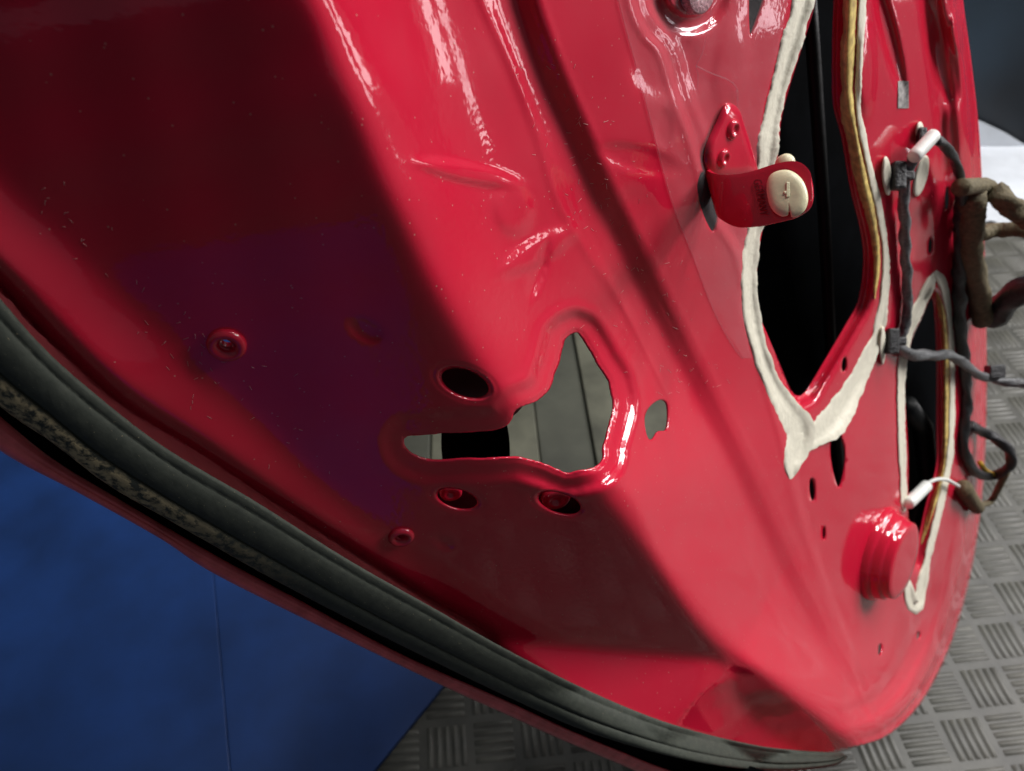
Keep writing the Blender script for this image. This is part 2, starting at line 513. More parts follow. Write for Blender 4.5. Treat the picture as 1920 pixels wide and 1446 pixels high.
def mk_blue():
    m, nt, b = mat("blue_board")
    n = noise(nt, 9, 4, 0.55)
    r = ramp(nt, n.outputs["Fac"], [(0.3, (0.009, 0.034, 0.130)), (0.7, (0.014, 0.056, 0.225))])
    n2 = noise(nt, 160, 3, 0.7)
    sp_ = ramp(nt, n2.outputs["Fac"], [(0.70, (0, 0, 0)), (0.8, (0.12, 0.12, 0.12))])
    mx = nt.nodes.new("ShaderNodeMix"); mx.data_type = 'RGBA'
    nt.links.new(sp_.outputs[0], mx.inputs[0]); nt.links.new(r.outputs[0], mx.inputs[6]); mx.inputs[7].default_value = (0.2, 0.22, 0.25, 1)
    nt.links.new(mx.outputs[2], b.inputs["Base Color"])
    b.inputs["Roughness"].default_value = 0.5
    bump(nt, b, n2.outputs["Fac"], 0.1, 0.0006)
    return m


M['blue'] = mk_blue()
M['blue_boosted'] = mk_simple("boosted_blue_board", (0.024, 0.05, 0.24), 0.5, 9, 0.15)  # blue brightened so its reflection in the latch face shows


def mk_wall():
    m, nt, b = mat("dark_navy_wall")
    n = noise(nt, 1.8, 3, 0.5)
    r = ramp(nt, n.outputs["Fac"], [(0.35, (0.008, 0.012, 0.018)), (0.7, (0.03, 0.055, 0.085))])
    nt.links.new(r.outputs[0], b.inputs["Base Color"])
    b.inputs["Roughness"].default_value = 0.5
    return m


M['wall'] = mk_wall()
M['pale_wall'] = mk_simple("pale_wall_paint", (0.30, 0.27, 0.29), 0.7, 2.0, 0.15, 0.1, 0.001)


def mk_film():
    m, nt, b = mat("clear_protective_film")
    out = nt.nodes["Material Output"]
    tr = nt.nodes.new("ShaderNodeBsdfTransparent")
    tr.inputs[0].default_value = (0.97, 0.93, 0.95, 1)
    mx = nt.nodes.new("ShaderNodeMixShader")
    b.inputs["Base Color"].default_value = (0.75, 0.68, 0.70, 1)
    b.inputs["Roughness"].default_value = 0.22
    n = noise(nt, 60, 4, 0.6)
    bump(nt, b, n.outputs["Fac"], 0.35, 0.003)
    lw = nt.nodes.new("ShaderNodeLayerWeight"); lw.inputs[0].default_value = 0.25
    mr = nt.nodes.new("ShaderNodeMapRange")
    nt.links.new(lw.outputs["Facing"], mr.inputs[0])
    mr.inputs[3].default_value = 0.04; mr.inputs[4].default_value = 0.19
    nt.links.new(mr.outputs[0], mx.inputs[0])
    nt.links.new(tr.outputs[0], mx.inputs[1]); nt.links.new(b.outputs[0], mx.inputs[2])
    nt.links.new(mx.outputs[0], out.inputs[0])
    return m


M['film'] = mk_film()


# ------------------------------------------------------------------ object helpers
def link_mesh(name, verts, faces, m, parent=None, smooth=True, mats=None, fmi=None):
    me = bpy.data.meshes.new(name)
    me.from_pydata([tuple(map(float, v)) for v in verts], [], [tuple(int(i) for i in f) for f in faces])
    me.update()
    if smooth:
        me.polygons.foreach_set("use_smooth", [True] * len(me.polygons))
    me.materials.append(m)
    for mm in (mats or []):
        me.materials.append(mm)
    if fmi is not None:
        me.polygons.foreach_set("material_index", fmi)
    o = bpy.data.objects.new(name, me)
    COL.objects.link(o)
    if parent is not None:
        o.parent = parent
        o.matrix_parent_inverse = Matrix.Translation(-wloc(parent))
    return o


def wloc(o):
    v = Vector((0, 0, 0))
    # every mesh is built in world coordinates; only Empties have a location of their own
    while o is not None:
        v += o.location
        o = o.parent
        if o is not None:
            break
    return v if o is None else Vector((0, 0, 0))


def thing(name, label, cat, loc, group=None):
    o = bpy.data.objects.new(name, None)
    COL.objects.link(o)
    o.location = loc
    o.empty_display_size = 0.05
    o['label'] = label; o['category'] = cat
    if group:
        o['group'] = group
    return o


def part(name, verts, faces, m, parent, **k):
    """mesh in world coordinates hung under an Empty or a mesh part"""
    me_o = link_mesh(name, verts, faces, m, None, **k)
    me_o.parent = parent
    root = parent
    while root.parent is not None:
        root = root.parent
    if parent.parent is None:
        me_o.matrix_parent_inverse = Matrix.Translation(-parent.location)
    # a mesh part's own world matrix is the identity, so its children need no offset
    return me_o


def grid_faces(nr, nc, closed_c=False, off=0):
    f = []
    for i in range(nr - 1):
        for j in range(nc if closed_c else nc - 1):
            a = off + i * nc + j; b = off + i * nc + (j + 1) % nc
            f.append((a, b, b + nc, a + nc))
    return f


def tube(path, radii, n=10, squash=1.0, twist=0.0, wob=0.0, cap=True):
    """tube along world points; returns verts, faces"""
    P = [Vector(p) for p in path]
    k = len(P)
    if not hasattr(radii, '__len__'):
        radii = [radii] * k
    V = []; t_prev = None
    up = Vector((0, 0, 1))
    for i in range(k):
        t = (P[min(i + 1, k - 1)] - P[max(i - 1, 0)]).normalized()
        if t_prev is None:
            a = t.cross(up)
            if a.length < 1e-3:
                a = t.cross(Vector((1, 0, 0)))
            a.normalize()
        else:
            a = (a - t * a.dot(t)).normalized()
        b = t.cross(a)
        t_prev = t
        for j in range(n):
            th = 2 * math.pi * j / n
            rr = radii[i] * (1 + wob * math.sin(3 * (th + twist * i)))
            V.append(P[i] + a * (rr * math.cos(th)) + b * (rr * squash * math.sin(th)))
    Fs = grid_faces(k, n, True)
    if cap:
        Fs.append(tuple(range(n - 1, -1, -1)))
        Fs.append(tuple((k - 1) * n + j for j in range(n)))
    return V, Fs


def wpath(pts, step=8):
    """(x, y, depth) control points -> smooth world path"""
    A = smooth_poly(pts, step)
    return PW(A[:, 0], A[:, 1], A[:, 2])


def lathe(o, n, r, prof, seg=32):
    """revolve (radius, height) about n at o"""
    b = n.cross(r).normalized()
    V = []
    for (rr, h) in prof:
        for j in range(seg):
            th = 2 * math.pi * j / seg
            V.append(o + n * h + (r * math.cos(th) + b * math.sin(th)) * rr)
    Fs = grid_faces(len(prof), seg, True)
    Fs.append(tuple((len(prof) - 1) * seg + j for j in range(seg)))
    return V, Fs


def join(parts):
    V = []; Fs = []
    for v, f in parts:
        o = len(V)
        V.extend(v); Fs.extend([tuple(i + o for i in q) for q in f])
    return V, Fs


def box(o, ax, ay, az, sx, sy, sz):
    V = []
    for i in (-1, 1):
        for j in (-1, 1):
            for k in (-1, 1):
                V.append(o + ax * (i * sx / 2) + ay * (j * sy / 2) + az * (k * sz / 2))
    return V, [(0, 1, 3, 2), (4, 6, 7, 5), (0, 4, 5, 1), (2, 3, 7, 6), (0, 2, 6, 4), (1, 5, 7, 3)]


def bevel(o, w, seg=2):
    b = o.modifiers.new("bevel", 'BEVEL'); b.width = w; b.segments = seg; b.limit_method = 'ANGLE'; b.angle_limit = rad(35)
    return o


X3, Y3, Z3 = Vector((1, 0, 0)), Vector((0, 1, 0)), Vector((0, 0, 1))

# ------------------------------------------------------------------ floor
def build_floor():
    V = [(-6, -9, 0), (3.5, -9, 0), (3.5, 3.6, 0), (-6, 3.6, 0)]
    fl = link_mesh("floor", V, [(0, 1, 2, 3)], M['mat'], smooth=False)
    fl['kind'] = 'structure'
    # raised bars in basket weave blocks
    pitch = 0.058; nb = 5; bw = 0.0070; bh = 0.0019; bl = 0.048
    ang = rad(6); ca, sa = math.cos(ang), math.sin(ang)
    i, j = np.meshgrid(np.arange(-60, 61), np.arange(-60, 61), indexing='ij')
    i = i.ravel(); j = j.ravel()
    cx = i * pitch; cy = j * pitch
    X = cx * ca - cy * sa + 0.3; Y = cx * sa + cy * ca + 0.6
    keep = (X > -1.2) & (X < 2.6) & (Y > -2.0) & (Y < 2.5)
    i, j, cx, cy = i[keep], j[keep], cx[keep], cy[keep]
    verts = []; faces = []
    hor = ((i + j) % 2 == 0)
    allv = []
    t = 0.0016
    prof = np.array([[-bl / 2, -bw / 2, 0], [bl / 2, -bw / 2, 0], [bl / 2, bw / 2, 0], [-bl / 2, bw / 2, 0],
                     [-bl / 2 + t * 2, -bw / 2 + t, bh], [bl / 2 - t * 2, -bw / 2 + t, bh], [bl / 2 - t * 2, bw / 2 - t, bh], [-bl / 2 + t * 2, bw / 2 - t, bh]])
    fc = np.array([[4, 5, 6, 7], [0, 1, 5, 4], [1, 2, 6, 5], [2, 3, 7, 6], [3, 0, 4, 7]])
    for k in range(nb):
        off = (k - (nb - 1) / 2) * (bl / nb + 0.0006)
        lx = np.where(hor[:, None], prof[:, 0][None], prof[:, 1][None] + off)
        ly = np.where(hor[:, None], prof[:, 1][None] + off, prof[:, 0][None])
        gx = cx[:, None] + lx; gy = cy[:, None] + ly
        wx = gx * ca - gy * sa + 0.3; wy = gx * sa + gy * ca + 0.6
        wz = np.broadcast_to(prof[:, 2][None] + 0.0004, wx.shape)
        allv.append(np.stack([wx, wy, wz], -1).reshape(-1, 3))
    Vn = np.concatenate(allv); nq = len(Vn) // 8
    Fn = (fc[None] + (np.arange(nq) * 8)[:, None, None]).reshape(-1, 4)
    me = bpy.data.meshes.new("tread_bars")
    me.vertices.add(len(Vn)); me.vertices.foreach_set("co", Vn.ravel())
    me.loops.add(len(Fn) * 4); me.loops.foreach_set("vertex_index", Fn.ravel().astype(np.int32))
    me.polygons.add(len(Fn)); me.polygons.foreach_set("loop_start", np.arange(len(Fn)) * 4)
    me.polygons.foreach_set("loop_total", np.full(len(Fn), 4))
    me.update(); me.validate()
    me.materials.append(M['matbar'])
    o = bpy.data.objects.new("tread_bars", me); COL.objects.link(o); o.parent = fl
    o['kind'] = 'stuff'


build_floor()


def slab(name, pts, h0, h1, m):
    n = len(pts)
    V = [(p[0], p[1], h0) for p in pts] + [(p[0], p[1], h1) for p in pts]
    Fs = [tuple(range(n, 2 * n)), tuple(range(n - 1, -1, -1))] + [(i, (i + 1) % n, n + (i + 1) % n, n + i) for i in range(n)]
    return V, Fs


# blue board on the mat, lower left
A = floor_pt(np.array(840.), np.array(1275.), 0.012)
B = floor_pt(np.array(700.), np.array(1446.), 0.012)
dirv = (B - A)[:2]; dirv /= np.linalg.norm(dirv)
e0 = A[:2] + (-dirv) * 0.75; e1 = A[:2] + dirv * 0.30
cr1 = floor_pt(np.array(398.), np.array(1050.), 0.012); cr2 = floor_pt(np.array(432.), np.array(1446.), 0.012)
cd = (cr2 - cr1)[:2]; cd /= np.linalg.norm(cd)
c0 = cr1[:2] - cd * 0.8; c1 = cr1[:2] + cd * 0.62
blue = thing("blue_board", "matt blue board lying on the rubber mat under the red door", "board", (float(A[0]) - .3, float(A[1]) - .1, 0.004))
left0 = np.array([-1.6, e0[1]]); left1 = np.array([-1.6, e1[1]])
gap = np.array([0.0004, 0])
V, Fs = slab("p", [e1, e0, c0 + gap, c1 + gap][::-1], 0.0036, 0.012, None)
bevel(part("panel", V, Fs, M['blue'], blue, smooth=False), 0.001)
V, Fs = slab("p", [c1 - gap, c0 - gap, left0, left1][::-1], 0.0036, 0.0125, None)
bevel(part("panel", V, Fs, M['blue'], blue, smooth=False), 0.001)

blue2 = thing("blue_board", "unseen second blue board on the mat, added for its reflection in the dark latch face", "board", (-0.2, -0.6, 0.004))
V, Fs = slab("p", [(0.02, -0.42), (0.21, -1.45), (-0.9, -1.7), (-1.1, -0.62)][::-1], 0.0036, 0.012, None)  # out-of-view board added to mirror blue in the latch face
bevel(part("panel", V, Fs, M['blue_boosted'], blue2, smooth=False), 0.001)

# white sheet: lies on the floor beyond the door and runs a little way up the wall
YW = 1.86
def wall_pt(x, y, yy):
    d = PW(np.array(float(x)), np.array(float(y)), np.array(1.0)) - CAMP
    return CAMP + d * (yy / d[1])


lowp = [(1985, 330), (1990, 470), (1940, 455), (1900, 432), (1860, 415), (1780, 420), (1690, 410)]
fp = [floor_pt(np.array(float(a)), np.array(float(b)), .004) for a, b in lowp]
fp = [np.array([q[0], min(q[1], YW - .012), q[2]]) for q in fp]
wl_ = wall_pt(1690, 168, YW - .012); wr_ = wall_pt(1919, 270, YW - .012); wm_ = wall_pt(1845, 230, YW - .012); wm2 = wall_pt(1885, 249, YW - .012)
left_f = np.array([wl_[0], YW - .012, .004]); right_f = np.array([wr_[0] + .02, YW - .012, .004])
V = fp + [left_f, right_f, wl_, wm_, wm2, wr_]
n0 = len(fp)
wsheet = link_mesh("white_sheet", V, [tuple(range(n0)) + (n0, n0 + 1), (n0, n0 + 2, n0 + 3, n0 + 4, n0 + 5, n0 + 1)], M['sheet'], smooth=False)
sm = wsheet.modifiers.new("thickness", 'SOLIDIFY'); sm.thickness = 0.002
wsheet['label'] = "glossy white sheet on the floor beyond the door, running up the dark wall"; wsheet['category'] = "sheet"

V, Fs = box(Vector((0.4, YW + .05, 1.5)), X3, Y3, Z3, 6.2, 0.1, 3.0)
wl = link_mesh("wall", V, Fs, M['wall'], smooth=False)
wl['kind'] = 'structure'
V, Fs = box(Vector((3.56, 0.3, 1.5)), X3, Y3, Z3, 0.1, 5.0, 3.0)
wr = link_mesh("wall", V, Fs, M['pale_wall'], smooth=False)
wr['kind'] = 'structure'

# grey boards stacked on the floor beyond the door, seen through its openings
boards = thing("board_stack", "weathered grey boards seen through the latch opening of the red door", "boards", tuple(floor_pt(np.array(1080.), np.array(760.))))
bd = Vector((-0.06, 1.0, 0)).normalized(); bs = Vector((1.0, 0.06, 0)).normalized()
for k in range(9):
    c_ = Vector((-0.17, 0.83, 0.10)) + bs * (0.0815 * k) + Z3 * (-0.011 - 0.005 * (k % 2))
    V, Fs = box(c_, bd, bs, Z3, 0.54 - 0.03 * (k % 3), 0.0795, 0.022)
    bevel(part("board", V, Fs, M['board'] if k % 3 else M['board2'], boards, smooth=False), 0.002, 3)

# ------------------------------------------------------------------ the door
corner = PW(np.array(1620.), np.array(1400.), np.array(0.72))
door = thing("car_door", "glossy red car door with its trim removed, standing on the mat", "car door", (float(corner[0]), float(corner[1]), 0.004))


def build_shell():
    under = [(1520, 1424), (1400, 1418), (1250, 1380), (1100, 1322), (950, 1246), (800, 1160), (650, 1075), (475, 966),
             (300, 862), (140, 750), (60, 680), (-20, 590), (-120, 470), (-230, 330)]
    top = [(-230, -220), (100, -220), (500, -220), (900, -220), (1200, -220), (1500, -222)]
    under_s = smooth_poly(under, 10)
    outline = np.concatenate([np.array([(-230, -220), (1790, -220)], float)[:1], np.array([[1792, -220]]), SIL[1:], under_s])
    outs = []
    n = len(outline)
    for i in range(n):                     # resample long straight edges
        a = outline[i]; b = outline[(i + 1) % n]
        k = max(1, int(np.linalg.norm(b - a) / 9))
        for j in range(k):
            outs.append(a + (b - a) * j / k)
    outline = np.array(outs)
    loops = [outline] + HOLES
    # interior points
    gx, gy = np.meshgrid(np.arange(-226, 1850, 6.0), np.arange(-216, 1430, 6.0))
    pts = np.stack([gx.ravel(), gy.ravel()], 1)
    fx, fy = np.meshgrid(np.arange(760, 1260, 3.0), np.arange(570, 985, 3.0))
    fine = np.stack([fx.ravel(), fy.ravel()], 1)
    box_m = (pts[:, 0] > 756) & (pts[:, 0] < 1262) & (pts[:, 1] > 566) & (pts[:, 1] < 988)
    pts = np.concatenate([pts[~box_m], fine])
    fx, fy = np.meshgrid(np.arange(1401, 1700, 3.0), np.arange(-216, 860, 6.0))
    pts = np.concatenate([pts[~((pts[:, 0] > 1398) & (pts[:, 0] < 1702) & (pts[:, 1] < 860))], np.stack([fx.ravel(), fy.ravel()], 1)])
    fx, fy = np.meshgrid(np.arange(1701, 1850, 3.0), np.arange(-216, 1200, 6.0))
    pts = np.concatenate([pts[~((pts[:, 0] > 1698) & (pts[:, 1] < 1200))], np.stack([fx.ravel(), fy.ravel()], 1)])
    fx, fy = np.meshgrid(np.arange(1540, 1800, 3.0), np.arange(1201, 1420, 3.0))
    pts = np.concatenate([pts[~((pts[:, 0] > 1537) & (pts[:, 1] > 1198))], np.stack([fx.ravel(), fy.ravel()], 1)])
    pts = pts + RNG.normal(0, 0.15, pts.shape)
    keep = inside(outline, pts[:, 0], pts[:, 1])
    d = np.abs(seg_dist(outline[::2], pts[:, 0], pts[:, 1], True)); keep &= d > 3.0
    pts = pts[keep]
    for h in HOLES:
        b0 = h.min(0) - 8; b1 = h.max(0) + 8
        m = (pts[:, 0] > b0[0]) & (pts[:, 0] < b1[0]) & (pts[:, 1] > b0[1]) & (pts[:, 1] < b1[1])
        if not m.any():
            continue
        idx = np.where(m)[0]
        q = pts[idx]
        dd = np.abs(seg_dist(h, q[:, 0], q[:, 1], True))
        bad = inside(h, q[:, 0], q[:, 1]) | (dd < 1.6)
        pts = np.delete(pts, idx[bad], 0)
    verts = []; edges = []
    for L in loops:
        o = len(verts)
        verts.extend([Vector((float(p[0]), float(p[1]))) for p in L])
        n = len(L)
        edges.extend([(o + i, o + (i + 1) % n) for i in range(n)])
    verts.extend([Vector((float(p[0]), float(p[1]))) for p in pts])
    v, e, f, *_ = delaunay_2d_cdt(verts, edges, [], 1, 1e-4)
    v = np.array([(q[0], q[1]) for q in v])
    f = np.array([t for t in f if len(t) == 3])
    c = v[f].mean(1)
    ok = np.ones(len(f), bool)
    for h in HOLES:
        ok &= ~inside(h, c[:, 0], c[:, 1])
    ok &= inside(outline, c[:, 0], c[:, 1])
    f = f[ok]
    z = surf_z(v[:, 0], v[:, 1])
    P = PW(v[:, 0], v[:, 1], z)
    # orient to the viewer
    a, b_, c_ = P[f[0, 0]], P[f[0, 1]], P[f[0, 2]]
    if np.dot(np.cross(b_ - a, c_ - a), a - CAMP) > 0:
        f = f[:, ::-1]
    o = part("inner_panel", P, f, M['paint'], door)
    s = o.modifiers.new("thickness", 'SOLIDIFY'); s.thickness = 0.0009; s.offset = -1
    return o


shell = build_shell()
print("shell", time.time() - T0)


def ribbon(up, lo, prof, zfun, n=260):
    """sweep between two traced edges. prof: list of (t across 0..1, lift towards viewer in m)"""
    U = smooth_poly(up, 4); L = smooth_poly(lo, 4)

    def resamp(P, n):
        d = np.concatenate([[0], np.cumsum(np.linalg.norm(np.diff(P, axis=0), axis=1))]); s = np.linspace(0, d[-1], n)
        return np.stack([np.interp(s, d, P[:, 0]), np.interp(s, d, P[:, 1])], 1)
    U = resamp(U, n); L = resamp(L, n)
    V = []; across = []; along = []
    for (t, lift) in prof:
        x = U[:, 0] * (1 - t) + L[:, 0] * t; y = U[:, 1] * (1 - t) + L[:, 1] * t
        z = zfun(U, L, x, y, t) - lift
        V.append(PW(x, y, z)); across.append(np.full(n, t)); along.append(np.linspace(0, 1, n))
    V = np.array(V).transpose(1, 0, 2).reshape(-1, 3)
    across = np.array(across).T.ravel(); along = np.array(along).T.ravel()
    return V, grid_faces(n, len(prof)), across, along


def attr(o, name, vals):
    a = o.data.attributes.new(name, 'FLOAT', 'POINT')
    a.data.foreach_set("value", np.asarray(vals, np.float32))


def strip_z(U, L, x, y, t):
    w = 5.52 - 0.0006 * (x - 672) - 0.00233 * y
    w = np.maximum(w, 1.75)
    # about as far out as the crown of the bead beside it
    z = (1 / w) * (1 - 0.085 - 0.02 * t) + 0.002
    zu = surf_z(U[:, 0], U[:, 1], False) - 0.003
    zu = np.convolve(np.pad(zu, 12, 'edge'), np.ones(25) / 25, 'valid')
    b = stp(U[:, 0] - 1000, 80)
    zl = surf_z(x, y, False) - 0.003
    return z * (1 - b) + np.minimum(np.minimum(z, zu), zl) * b


prof = [(0.0, -0.012), (0.0, -0.004), (0.0, 0.0), (0.02, 0.0012), (0.07, 0.0018), (0.17, 0.0020), (0.195, 0.0018), (0.22, 0.0022), (0.30, 0.0030),
        (0.40, 0.0033), (0.50, 0.0034), (0.60, 0.0032), (0.67, 0.0027), (0.69, 0.0012), (0.70, 0.0011), (0.715, 0.0019), (0.74, 0.0022), (0.80, 0.0023),
        (0.88, 0.0020), (0.95, 0.0010), (0.985, -0.0004), (0.995, -0.003), (1.0, -0.012)]
V, Fs, ac, al = ribbon(STRIP_UP, STRIP_LO, prof, strip_z)
V = V + RNG.normal(0, 0.00004, V.shape)
ws = part("weatherstrip", V, Fs, M['rubber'], door)
attr(ws, "across", ac); attr(ws, "along", al)


def hem_z(U, L, x, y, t):
    w = np.maximum(5.52 - 0.0006 * (x - 672) - 0.00233 * y, 1.75)
    return (1 / w) * 0.905 + 0.004 - 0.05 * stp(x - 1330, 90) ** 2


# outer skin: folded hem beside the strip, then the outside face running away under the door
prof = [(-0.04, -0.012), (-0.03, -0.006), (0.0, -0.0034), (0.14, -0.0018), (0.30, -0.0004), (0.41, 0.0006), (0.47, 0.0003), (0.55, 0.0012),
        (0.72, 0.0022), (0.87, 0.0027), (0.96, 0.0018), (1.0, -0.002), (1.0, -0.012), (0.98, -0.05), (0.94, -0.10), (0.8, -0.16)]
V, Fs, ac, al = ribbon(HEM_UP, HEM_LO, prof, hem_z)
hem = part("outer_skin_hem", V, Fs, M['lightened_red'], door)

V, Fs, ac, al = ribbon(HEM_UP, HEM_LO, [(-1.9, -0.020), (-1.0, -0.014), (-0.4, -0.009), (0.05, -0.006)], hem_z)
part("gap_shade_strip", V, Fs, M['black'], door)  # black strip painting the shade in the gap beside the hem

# ---- cavity behind the pressing
def back_z(x, y, d):
    return surf_z(np.asarray(x, float), np.asarray(y, float), False) + d


def back_patch(name, x0, x1, y0, y1, d, m, slant=(0, 0), nx=14, ny=14):
    gx, gy = np.meshgrid(np.linspace(x0, x1, nx), np.linspace(y0, y1, ny))
    z = back_z(gx, gy, d) + slant[0] * (gx - x0) / (x1 - x0) + slant[1] * (gy - y0) / (y1 - y0)
    P = PW(gx, gy, z).reshape(-1, 3)
    o = part(name, P, grid_faces(ny, nx), m, door)
    s = o.modifiers.new("thickness", 'SOLIDIFY'); s.thickness = 0.0012
    return o


back_patch("cavity_shade_sheet", 1330, 1785, -260, 1100, 0.16, M['black'])  # black sheet added for the unlit depth behind the openings


def cavity_plate(name, pts, d, m):
    q = smooth_poly(pts, 12, True); c = q.mean(0)
    V = []
    for k_ in (1.0, 0.66, 0.33):
        p = c + (q - c) * k_
        V.extend(list(PW(p[:, 0], p[:, 1], back_z(p[:, 0], p[:, 1], d))))
    V = [v for v in V]
    n_ = len(q)
    o = part(name, V, grid_faces(3, n_, True) + [tuple(2 * n_ + j for j in range(n_))], m, door)
    sm = o.modifiers.new("thickness", 'SOLIDIFY'); sm.thickness = 0.0015
    return o


cavity_plate("hole_shade_plate", [(780, 650), (960, 660), (985, 740), (930, 790), (800, 780)], 0.020, M['nut_dark'])  # dark plates added so the bolt holes read as shaded
cavity_plate("hole_shade_plate", [(780, 900), (900, 890), (1010, 905), (1130, 915), (1120, 990), (960, 1000), (800, 980)], 0.020, M['nut_dark'])
cavity_plate("slot_shade_patch", [(838, 770), (940, 770), (945, 900), (842, 900)], 0.09, M['black'])  # black patch standing in for shade inside the slot


xs_ = np.linspace(1335, 1780, 12)
V = np.concatenate([PW(xs_, np.full(12, -212.0), surf_z(xs_, np.full(12, -212.0)) + 0.004), PW(xs_, np.full(12, -258.0), back_z(xs_, np.full(12, -258.0), 0.16))])
part("cavity_light_blocker", V, grid_faces(2, 12), M['black'], door)  # unseen cap added to keep light out of the cavity


def inner_tube(name, pts, r, d, m=None, n=12):
    P = [PW(np.array(float(x)), np.array(float(y)), back_z([x], [y], d + dd)[0]) for x, y, dd in pts]
    V, Fs = tube(P, r, n)
    return part(name, V, Fs, m or M['dark_part'], door)


cavity_plate("tab_slot_shade", [(1290, 300), (1350, 310), (1375, 400), (1350, 460), (1300, 440)], 0.012, M['black'])  # black plate added as the shade behind the tab slot
inner_tube("window_guide_rail", [(1500, -230, 0), (1525, 100, 0), (1545, 400, 0), (1560, 700, 0.01), (1580, 950, .02)], 0.005, 0.13, n=8)
inner_tube("speaker_lead", [(1700, 760, 0), (1730, 800, .01), (1740, 900, .01), (1700, 1000, 0)], 0.010, 0.08)


# ---- sealant beads
def bead(pts, H, m, name, lift=0.0, seg=9, n=None, rough=0.5, side=0.0):
    """pts: (x, y, halfwidth px)"""
    A = smooth_poly(pts, 7)
    k = len(A)
    T = np.gradient(A[:, :2], axis=0); T /= np.linalg.norm(T, axis=1)[:, None] + 1e-9
    N = np.stack([-T[:, 1], T[:, 0]], 1)
    hw = A[:, 2] * (1 + rough * 0.35 * np.convolve(RNG.normal(0, 1, k), np.ones(4) / 4, 'same'))
    endf = np.clip(np.minimum(np.arange(k), np.arange(k)[::-1]) / 2.5, 0.12, 1) ** 0.5
    hw = hw * endf
    zc = surf_z(A[:, 0], A[:, 1])
    V = []
    ss = np.linspace(-1, 1, seg)
    for s in ss:
        q = A[:, :2] + N * (s * hw)[:, None] + RNG.normal(0, 0.4, (k, 2))
        z = np.minimum(surf_z(q[:, 0], q[:, 1]), zc + 0.004)
        V.append(PW(q[:, 0], q[:, 1], z - lift - H * max(0.0, 1 - abs(s) ** 2.6) ** 0.6 * endf + (0.0012 if abs(s) == 1 else 0)))
    V = np.array(V).transpose(1, 0, 2).reshape(-1, 3)
    return part(name, V, grid_faces(k, seg), m, door)


bead([(1518, -220, 22), (1512, -60, 22), (1503, 10, 22), (1480, 90, 20), (1458, 170, 19), (1443, 240, 19), (1436, 300, 20), (1425, 380, 20),
      (1409, 460, 15), (1404, 540, 15), (1412, 610, 17), (1428, 670, 19), (1450, 725, 20), (1480, 775, 25), (1500, 812, 32), (1485, 868, 19), (1482, 898, 9)],
     0.0014, M['white_seal'], "sealant_bead")
bead([(1488, 832, 26), (1520, 820, 27), (1560, 790, 28), (1595, 735, 20), (1625, 675, 15), (1645, 625, 12), (1657, 560, 9),
      (1661, 480, 8), (1650, 400, 8), (1634, 330, 8), (1617, 250, 7), (1609, 195, 6), (1612, 100, 8), (1617, 0, 10), (1622, -220, 10)],
     0.0018, M['white_seal'], "sealant_bead")
bead([(1640, 560, 3), (1644, 480, 8), (1632, 400, 10), (1614, 330, 12), (1597, 250, 13), (1589, 195, 13), (1590, 100, 13), (1594, 0, 13), (1598, -220, 13)],
     0.0030, M['amber_seal'], "amber_sealant")
bead([(1752, 512, 9), (1738, 545, 11), (1716, 590, 11), (1699, 640, 9), (1690, 700, 9), (1689, 780, 8), (1692, 870, 8), (1695, 960, 7)],
     0.0045, M['white_seal'], "sealant_bead")
bead([(1702, 1085, 7), (1706, 1120, 12), (1716, 1138, 13), (1726, 1110, 10), (1738, 1050, 8), (1755, 980, 7), (1770, 915, 7),
      (1781, 850, 7), (1785, 760, 6), (1784, 660, 6), (1779, 590, 6), (1770, 540, 8), (1754, 508, 10)],
     0.0045, M['white_seal'], "sealant_bead")
bead([(1728, 1020, 3), (1745, 960, 5), (1760, 910, 6), (1771, 850, 6), (1774, 760, 6), (1773, 660, 6), (1768, 600, 6), (1757, 550, 5)],
     0.0030, M['amber_seal'], "amber_sealant")


for (x, y, R_) in ((846, 926, 0.0034), (1043, 938, 0.0046)):
    o, n, rv, dv = frame_at(x, y)
    o = Vector(PW(np.array(float(x)), np.array(float(y)), back_z([x], [y], 0.011)[0]))
    V, Fs = lathe(o, n, rv, [(R_ * 1.5, -0.002), (R_ * 1.4, 0.0), (R_ * 1.2, .0006), (R_ * .6, .0007), (R_ * .5, -.0012), (0.0002, -.0012)], 20)
    part("weld_nut", V, Fs, M['paint'], door)


# ---- pressed nuts on the latch face
def ring(cx, cy, R, r, hole):
    o, n, rv, dv = frame_at(cx, cy)
    prof = [(R * 1.02, -0.001), (R, r * 0.7), (R * 0.88, r * 1.35), (R * 0.7, r * 1.5), (R * 0.52, r * 1.2), (hole, r * 0.3), (hole * 0.9, -0.004)]
    V, Fs = lathe(o, n, rv, prof, 36)
    Fs = Fs[:-1]
    return part("press_nut", V, Fs, M['paint'], door)


ring(425, 646, 0.0062, 0.0014, 0.0024)
ring(752, 1006, 0.0056, 0.0013, 0.0021)

# ---- stepped dome on the trim face
o, n, rv, dv = frame_at(1650, 1038)
z0 = (o - Vector(CAMP)).dot(Vector(FV))
DH = 0.5
R0 = 82 * z0 / F
R0 *= 1.12
prof = [(R0 * 1.0, -0.004), (R0 * 0.99, 0.0), (R0 * 0.96, 0.008), (R0 * 0.93, 0.012), (R0 * 0.90, 0.013), (R0 * 0.885, 0.016), (R0 * 0.87, 0.025), (R0 * 0.84, 0.028),
        (R0 * 0.82, 0.029), (R0 * 0.80, 0.032), (R0 * 0.785, 0.040), (R0 * 0.75, 0.042), (R0 * 0.6, 0.0424), (R0 * .3, 0.0425), (0.0005, .0425)]
V, Fs = lathe(o, n, rv, [(a, b * DH) for a, b in prof], 48)
dome = part("stepped_dome", V, Fs, M['paint'], door)

